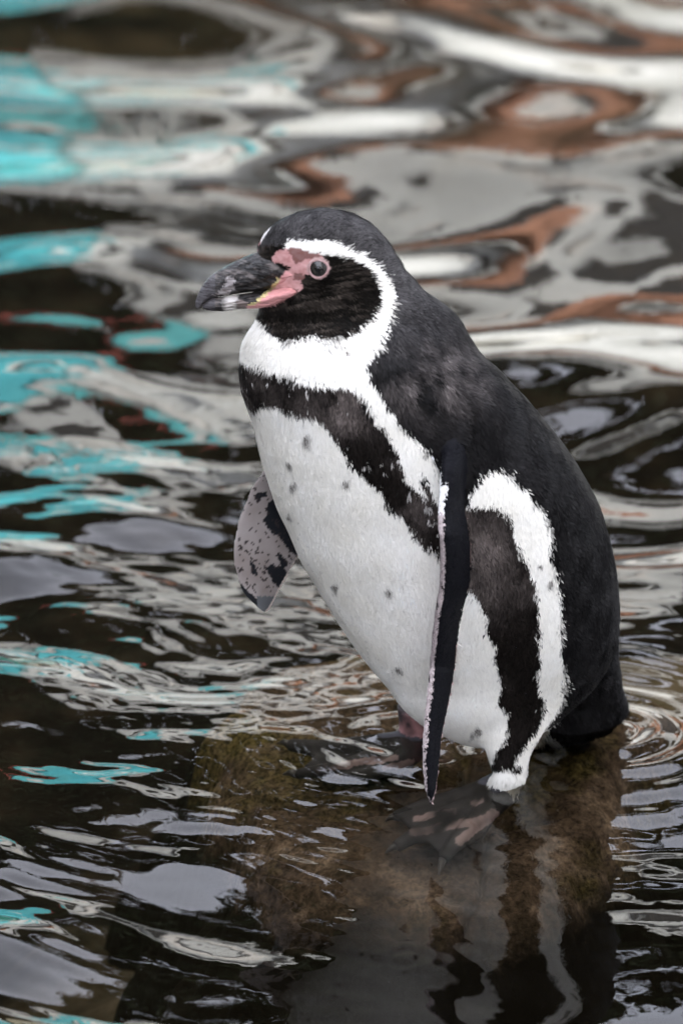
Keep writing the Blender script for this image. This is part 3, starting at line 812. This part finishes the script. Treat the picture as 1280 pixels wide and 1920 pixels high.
    col[k_] = (t * np.array([0.34, 0.17, 0.16]) + (1-t) * np.array([0.03, 0.022, 0.022]))[k_]; cls[k_] = 7
    k_ = np.isin(cmp, [i for i, q in enumerate(names) if q.startswith("foot")])
    # pale patches lie between the dark toes
    tt = np.zeros(n)
    for qa, qb, r_ in (((905, 1538), (775, 1560), 8), ((925, 1525), (862, 1578), 9), ((850, 1520), (780, 1535), 6), ((740, 1420), (600, 1440), 7), ((770, 1430), (720, 1440), 6), ((900, 1500), (888, 1506), 6)):
        qa, qb = np.array(qa, float), np.array(qb, float); e = qb - qa
        u_ = np.clip(((px - qa[0])*e[0] + (py_ - qa[1])*e[1]) / (e @ e), 0, 1)
        tt = np.maximum(tt, (np.hypot(px - qa[0] - u_*e[0] + nx, py_ - qa[1] - u_*e[1] + ny) < r_).astype(float))
    col[k_] = (np.array([0.034, 0.032, 0.034]) * (1 + 0.9*br[:, None]) + (tt * np.clip(0.55 + 1.8*br, 0, 1))[:, None] * np.array([0.27, 0.195, 0.195]))[k_]; cls[k_] = 7
    return np.clip(col, 0.002, 0.9), cls

def plumage_mat(name, rough, spec, sheen=0.0):
    m, nt, b = newmat(name)
    a = N(nt, "ShaderNodeAttribute", attribute_name="Col")
    nt.links.new(a.outputs["Color"], b.inputs["Base Color"])
    b.inputs["Roughness"].default_value = rough
    b.inputs["Specular IOR Level"].default_value = spec
    bump(nt, b, noise(nt, 420, 3), 0.25, 0.001)
    return m
body_mat = plumage_mat("plumage_skin", 0.6, 0.06)
feather_mat = plumage_mat("feather", 0.55, 0.035)

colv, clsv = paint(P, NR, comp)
inv = np.array(root.matrix_world.inverted())
def local(p): return p - np.array(root.location)
bm_me.vertices.foreach_set("co", local(P).astype(np.float32).ravel())
bm_me.name = "body"
body_o = bpy.data.objects.new("body", bm_me); S.collection.objects.link(body_o); body_o.parent = root
bm_me.materials.clear(); bm_me.materials.append(body_mat)
bm_me.polygons.foreach_set("use_smooth", np.ones(len(bm_me.polygons), bool))
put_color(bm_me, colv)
bm_me.update()

# ---- feathers: one small tilted vane each
bm_me.calc_loop_triangles()
T = np.empty(len(bm_me.loop_triangles)*3, np.int32); bm_me.loop_triangles.foreach_get("vertices", T); T = T.reshape(-1, 3)
e1, e2 = P[T[:, 1]] - P[T[:, 0]], P[T[:, 2]] - P[T[:, 0]]
area = np.linalg.norm(np.cross(e1, e2), axis=1) / 2
dens = np.array([1.0, 1.0, 1.1, 2.2, 0.0, 2.0, 0.0, 0.0])
wgt = area * dens[clsv[T].min(1)] * np.where((clsv[T] == 4).any(1) | (clsv[T] >= 6).any(1), 0, 1)
wgt *= np.where(P[T[:, 0], 2] < -0.004, 0, 1)
NF = 300000
ti = rng.choice(len(T), NF, p=wgt / wgt.sum())
u, v_ = rng.random(NF), rng.random(NF)
fl = u + v_ > 1; u[fl], v_[fl] = 1 - u[fl], 1 - v_[fl]
fp = P[T[ti, 0]] + e1[ti]*u[:, None] + e2[ti]*v_[:, None]
fn = NR[T[ti, 0]]*(1-u-v_)[:, None] + NR[T[ti, 1]]*u[:, None] + NR[T[ti, 2]]*v_[:, None]
fn /= np.linalg.norm(fn, axis=1)[:, None]
fcmp = comp[T[ti, 0]]
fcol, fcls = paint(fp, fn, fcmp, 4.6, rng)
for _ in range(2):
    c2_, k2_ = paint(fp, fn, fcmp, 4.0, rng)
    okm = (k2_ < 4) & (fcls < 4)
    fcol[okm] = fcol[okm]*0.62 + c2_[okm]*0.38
keep = ~np.isin(fcls, [4, 6, 7]) & (fcmp != names.index('far_flipper'))
fp, fn, fcmp, fcol, fcls = fp[keep], fn[keep], fcmp[keep], fcol[keep], fcls[keep]
nf = len(fp)
fpx, fpy, _ = PX(fp)
beak_base = W(500, 520, fc(520, 560))
away = fp - beak_base; away /= np.linalg.norm(away, axis=1)[:, None]
down = np.tile(np.array([0.12, 0.10, -1.0]), (nf, 1))
back = (fpx > 760) & (fcls == 0)
down[back] += np.array([0.35, 0.3, 0])
hw_ = np.clip((700 - fpy) / 130, 0, 1)[:, None]
flow = down * (1 - hw_) + (away * 1.0 + np.array([0, 0, -0.25])) * hw_
flow += rng.normal(0, 0.13, (nf, 3))
flow -= (flow * fn).sum(1)[:, None] * fn
flow /= np.linalg.norm(flow, axis=1)[:, None]
side = np.cross(fn, flow)
clump = vnoise(fp[:, 0]*130, fp[:, 1]*130, fp[:, 2]*45, 23) + 0.7*vnoise(fp[:, 0]*60, fp[:, 1]*60, fp[:, 2]*28, 24)
tint = vnoise(fp[:, 0]*150, fp[:, 1]*150, fp[:, 2]*50, 25)
flow += side * (clump * np.array([0.42, 0.30, 0.40, 0.34, 0, 0.1, 0, 0])[fcls])[:, None]
flow /= np.linalg.norm(flow, axis=1)[:, None]
side = np.cross(fn, flow)
ln = np.array([0.0115, 0.0090, 0.0085, 0.0080, 0.005, 0.0036, 0.005, 0.004])[fcls] * (0.75 + 0.5*rng.random(nf))
ln = np.where((fcls == 1) & (fpy < 610), 0.0052, ln)
ln = np.where((fcls == 3) & (fpx < 640), ln*0.7, ln)
mx_, my_, _ = PX(fp + flow*(ln*0.6)[:, None])
spot = np.zeros(nf)
for sx, sy, sr in SPOTS:
    spot = np.maximum(spot, np.exp(-(((mx_ - sx + 3.5*vnoise(mx_*0.13, my_*0.13, 0.0, 41))**2 + (0.75*(my_ - sy) + 3.5*vnoise(mx_*0.13, my_*0.13, 0.0, 42))**2) / (sr*0.80)**2)**1.4) * (0.6 + 0.4*rng.random(nf)))
spot *= (fcls == 1)
fcol = fcol*(1 - spot)[:, None] + spot[:, None]*np.array([0.055, 0.046, 0.040])
wd = np.array([0.0012, 0.0007, 0.0008, 0.0007, 0.001, 0.0008, 0.001, 0.001])[fcls] * (0.8 + 0.4*rng.random(nf))
lift = np.array([0.0007, 0.0006, 0.0008, 0.0008, 0.0, 0.0002, 0, 0])[fcls] * (0.3 + 1.2*rng.random(nf))
A = fp - fn*0.0004
B = fp + flow*(ln*0.55)[:, None] + side*wd[:, None] + fn*(lift*0.5)[:, None]
Cc = fp + flow*ln[:, None] + fn*lift[:, None]
D = fp + flow*(ln*0.55)[:, None] - side*wd[:, None] + fn*(lift*0.5)[:, None]
vv = local(np.stack([A, D, Cc, B], 1).reshape(-1, 3))
fo = mesh_obj("feathers", vv, np.arange(nf*4).reshape(-1, 4), feather_mat, root)
var = (1 + rng.normal(0, 1, nf) * np.array([0.25, 0.035, 0.28, 0.3, 0, 0.2, 0, 0])[fcls]).clip(0.4, 1.9)
var *= 1 + np.array([0.7, 0.035, 0.5, 0.45, 0, 0.2, 0, 0])[fcls] * tint
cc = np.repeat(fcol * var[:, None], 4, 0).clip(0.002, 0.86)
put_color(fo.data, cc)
nva = np.array([0.15, 0.06, 0.15, 0.15, 0, 0.1, 0, 0])[fcls][:, None]
cn = fn + nva*side*rng.normal(0, 1, (nf, 1)) + nva*flow*rng.normal(0.2, 1, (nf, 1))
cn += side * (clump * np.array([0.38, 0.10, 0.28, 0.30, 0, 0.12, 0, 0])[fcls])[:, None] + flow * (tint * np.array([0.30, 0.07, 0.2, 0.2, 0, 0.1, 0, 0])[fcls])[:, None]
cn /= np.linalg.norm(cn, axis=1)[:, None]
fo.data.normals_split_custom_set_from_vertices(np.repeat(cn, 4, 0).tolist())
fo["kind"] = "stuff"

# ---- beak
HF = float(fc(520., 600.))
def beak_f(px): return HF + 0.22 * (px - 500) * K - 0.004
def beak_loft(cols, wd_):
    c = np.array(cols, float)
    px = np.linspace(c[0, 0], c[-1, 0], 110)
    t = pchip(c[:, 0], c[:, 1], px); b_ = pchip(c[:, 0], c[:, 2], px)
    a = np.linspace(0, 2*np.pi, 64, endpoint=False)
    ca, sa = np.cos(a), np.sin(a)
    wv = np.interp(px, *zip(*wd_)) * K
    yc, hh = (t+b_)/2, (b_-t)/2
    rd = 1 + 0.10*np.clip((px - 392)/25, 0, 1)[:, None]*vnoise(px[:, None]*0.035 + 0*a, a[None]*5.5 + 0.02*px[:, None], 0.0, 61) + 0.05*vnoise(px[:, None]*0.12 + 0*a, a[None]*9, 0.0, 62)
    return loft(W(np.repeat(px[:, None], 64, 1), yc[:, None] + hh[:, None]*ca*(1 + (rd - 1)*0.25), beak_f(px)[:, None] + wv[:, None]*sa*rd))
up_v, up_f = beak_loft([(367, 566, 574), (369, 559, 579), (374, 546, 577), (382, 532, 569), (394, 518, 561), (406, 509, 557), (420, 501, 555), (438, 491, 552), (460, 481, 549),
                        (484, 473, 546), (510, 470, 541), (532, 476, 536), (552, 486, 530)],
                       [(367, 1.5), (376, 8), (394, 16), (420, 23), (450, 30), (484, 42), (520, 60), (545, 66), (552, 62)])
lo_v, lo_f = beak_loft([(380, 572, 577), (387, 566, 581), (398, 558, 583), (418, 556, 584), (445, 552, 580), (473, 548, 579), (500, 544, 576), (530, 537, 565), (555, 530, 556)],
                       [(380, 3), (390, 9), (404, 15), (440, 22), (473, 30), (510, 44), (545, 52), (555, 46)])
def beak_paint(v, lower):
    px, py_, _ = PX(v)
    n = len(v)
    nz_ = 2.2*vnoise(px*0.08, py_*0.2, 0.0, 4) + 2.5*vnoise(px*0.4, py_*0.6, 0.0, 5)
    st = vnoise(px*0.045, (py_ - 0.45*(520 - px) * (0 if lower else -1))*0.30, 0.0, 14) + 0.6*vnoise(px*0.1, py_*0.55, 0.0, 15)
    col = np.array([0.007, 0.006, 0.0055]) + (np.clip(st, 0, 1)**1.3)[:, None]*np.array([0.085, 0.072, 0.066])
    tip = px < 404; col[tip] = (np.array([0.035, 0.031, 0.033]) + 0.02*np.clip(st, 0, 1)[:, None])[tip]
    x, y = px + nz_, py_ + nz_
    if not lower:
        d = pip([(424, 520), (441, 519), (439, 540), (428, 553), (398, 556), (414, 545)], x, y)
        col[d] = np.array([0.20, 0.18, 0.175]) + 0.08*np.clip(st[d], -1, 1)[:, None]
    else:
        al = (np.clip((x - 415)/12, 0, 1) * np.clip((447 - x)/7, 0, 1))[:, None]; col = col*(1 - al) + al*(np.array([0.36, 0.335, 0.31]) + 0.12*np.clip(st, -1, 1)[:, None])
        d = pip([(446, 560), (473, 572), (473, 590), (440, 590)], x, y); col[d] = (0.13, 0.10, 0.09)
        d = pip([(464, 579), (476, 566), (488, 557), (508, 541), (522, 520), (600, 500), (600, 600), (455, 600)], x, y)
        col[d] = np.array([0.56, 0.26, 0.25])
        d = pip(YELLOW, x, y); col[d] = (0.52, 0.44, 0.20)
    d = (py_ < 548) & pip(PINK, px, py_); 
    if not lower: col[d] = (0.58, 0.28, 0.27)
    d = pip(YELLOW, x, y)
    if not lower: col[d] = (0.50, 0.43, 0.20)
    return col
bmats = newmat("horn"); m, nt, b = bmats
a_ = N(nt, "ShaderNodeAttribute", attribute_name="Col"); nt.links.new(a_.outputs["Color"], b.inputs["Base Color"])
b.inputs["Roughness"].default_value = 0.46
b.inputs["Specular IOR Level"].default_value = 0.3
mp = N(nt, "ShaderNodeMapping"); mp.inputs["Scale"].default_value = (60, 60, 420); mp.inputs["Rotation"].default_value = (0, R(-24), 0)
tcn = N(nt, "ShaderNodeTexCoord"); nt.links.new(tcn.outputs["Object"], mp.inputs["Vector"])
bump(nt, b, noise(nt, 1.0, 3, 0.6, mp.outputs["Vector"]), 0.9, 0.004)
for nm, v, f, lw in (("upper_beak", up_v, up_f, False), ("lower_beak", lo_v, lo_f, True)):
    o = mesh_obj(nm, local(v), f, m, root); put_color(o.data, beak_paint(v, lw))

# ---- eye, set on the near cheek
bvh = BVHTree.FromPolygons([tuple(p) for p in P], [tuple(t) for t in T.tolist()])
def hit(px, py_):
    d = W(px, py_, 0.0) - CAM; d /= np.linalg.norm(d)
    r_ = bvh.ray_cast(Vector(CAM), Vector(d))
    return (np.array(r_[0]), np.array(r_[1])) if r_[0] else (None, None)
ec, en = hit(597, 503)
en = en / np.linalg.norm(en)
en = en * 0.6 - FWD * 0.4; en /= np.linalg.norm(en)
def frame(n):
    x = np.cross([0, 0, 1.0], n); x /= np.linalg.norm(x)
    return x, np.cross(n, x)
ex, ey = frame(en)
def dome(c, r, depth, n1=18, n2=48, amax=math.pi/2):
    a = np.linspace(0.001, amax, n1)[:, None]; p = np.linspace(0, 2*np.pi, n2, endpoint=False)[None]
    rr = r*np.sin(a)/math.sin(amax); hh = depth*(np.cos(a) - math.cos(amax)) / (1 - math.cos(amax))
    return loft(c + ex*(rr*np.cos(p))[..., None] + ey*(rr*np.sin(p))[..., None] + en*(hh*np.ones_like(p))[..., None])
m, nt, b = newmat("eye_iris"); 
b.inputs["Base Color"].default_value = (0.035, 0.032, 0.030, 1); b.inputs["Roughness"].default_value = 0.03
nt.links.new(ramp(nt, noise(nt, 300, 3), [(0.35, (0.006, 0.005, 0.005)), (0.7, (0.035, 0.032, 0.028))]), b.inputs["Base Color"])
v, f = dome(ec + en*0.0002, 0.0076, 0.0040)
eye = mesh_obj("eye", local(v), f, m, root)
m, nt, b = newmat("pupil_black"); b.inputs["Base Color"].default_value = (0.004, 0.004, 0.004, 1); b.inputs["Roughness"].default_value = 0.05
v, f = dome(ec + en*0.0037, 0.0026, 0.0009)
mesh_obj("pupil", local(v), f, m, eye)
m = simple("eyelid_skin", (0.44, 0.29, 0.28), 0.45, (0.34, 0.19, 0.18), 200)
aa = np.linspace(0, 2*np.pi, 60, endpoint=False)
ringv = []
for q in aa:
    t = np.linspace(0, 2*np.pi, 12, endpoint=False)
    rr = 0.0083 + 0.0012*np.cos(t) + 0.0004*math.sin(3*q + 1); hh = 0.0007 + 0.0012*np.sin(t)
    dr = ex*math.cos(q) + ey*math.sin(q)
    ringv.append(ec + dr*rr[:, None] + en*hh[:, None])
ringv = np.array(ringv)
fi = [(i*12 + j, ((i+1) % 60)*12 + j, ((i+1) % 60)*12 + (j+1) % 12, i*12 + (j+1) % 12) for i in range(60) for j in range(12)]
mesh_obj("eyelid", local(ringv.reshape(-1, 3)), fi, m, root)

# ---- claws
clawm = simple("claw_horn", (0.035, 0.03, 0.03), 0.4)
for (x0, y0, z0), (x1, y1, z1) in (((745, 1586, -.036), (722, 1600, -.041)), ((831, 1608, -.040), (822, 1640, -.046)), ((742, 1531, -.030), (722, 1540, -.034)),
                                   ((556, 1452, -.016), (530, 1452, -.021)), ((543, 1396, -.011), (520, 1394, -.016)), ((644, 1457, -.017), (618, 1462, -.022))):
    a0, a1 = on_z(x0, y0, z0), on_z(x1, y1, z1)
    v, f = tube([a0, a0*0.5 + a1*0.5 + [0, 0, 0.002], a1], [0.0042, 0.003, 0.0006], 12)
    mesh_obj("claw", local(v), f, clawm, root)

# ---- beads of water on the wet breast and flank
m = bpy.data.materials.new("water_bead"); m.use_nodes = True; nt = m.node_tree; nt.nodes.clear()
o_ = N(nt, "ShaderNodeOutputMaterial"); g_ = N(nt, "ShaderNodeBsdfGlossy", Roughness=0.02, Color=(1, 1, 1, 1)); t_ = N(nt, "ShaderNodeBsdfTransparent", Color=(0.97, 0.97, 0.97, 1))
f_ = N(nt, "ShaderNodeFresnel", IOR=1.5); x_ = N(nt, "ShaderNodeMixShader")
gm = N(nt, "ShaderNodeNewGeometry"); sb = N(nt, "ShaderNodeMath", operation='SUBTRACT'); sb.inputs[0].default_value = 1.0
nt.links.new(gm.outputs["Backfacing"], sb.inputs[1]); ml = N(nt, "ShaderNodeMath", operation='MULTIPLY')
nt.links.new(sb.outputs[0], ml.inputs[0]); nt.links.new(f_.outputs[0], ml.inputs[1]); nt.links.new(ml.outputs[0], x_.inputs[0]); nt.links.new(t_.outputs[0], x_.inputs[1]); nt.links.new(g_.outputs[0], x_.inputs[2])
nt.links.new(x_.outputs[0], o_.inputs["Surface"])
dv, df, off = [], [], 0
dr_ = np.random.default_rng(9)
cand = [(dr_.uniform(480, 830), dr_.uniform(820, 1340)) for _ in range(200)] + [(dr_.uniform(880, 1000), dr_.uniform(1000, 1330)) for _ in range(24)]
edge = np.array(torso_rows)
for i in range(70):
    y_ = dr_.uniform(830, 1320); cand.append((float(np.interp(y_, edge[:, 0], edge[:, 1])) + dr_.uniform(3, 34), y_))
cand += [(1030, 1099), (1033, 1212), (1047, 1210), (1005, 1240), (904, 1217), (779, 1247), (765, 1300), (782, 1290), (966, 1008), (1012, 1109)]
for x_, y_ in cand:
    pL_ = np.interp(y_, edge[:, 0], edge[:, 1])
    if x_ < pL_ or (x_ > 790 and x_ < 890): continue
    c_, n_ = hit(x_, y_)
    if c_ is None or (n_ @ FWD) > 0: continue
    r_ = dr_.choice([0.0008, 0.0012, 0.0016, 0.0021], p=[.62, .27, .09, .02])
    a = np.linspace(0.001, np.pi, 9)[:, None]; p = np.linspace(0, 2*np.pi, 14, endpoint=False)[None]
    d = np.stack([np.sin(a)*np.cos(p), np.sin(a)*np.sin(p), np.cos(a)*np.ones_like(p)], -1)*r_
    d[..., 2] *= 1.25
    v, f = loft(c_ + n_*(0.0007 + r_*0.5) + d)
    dv.append(v); df += [tuple(k2 + off for k2 in q) for q in f]; off += len(v)
o = mesh_obj("water_bead", local(np.concatenate(dv)), df, m, root)
o["kind"] = "stuff"
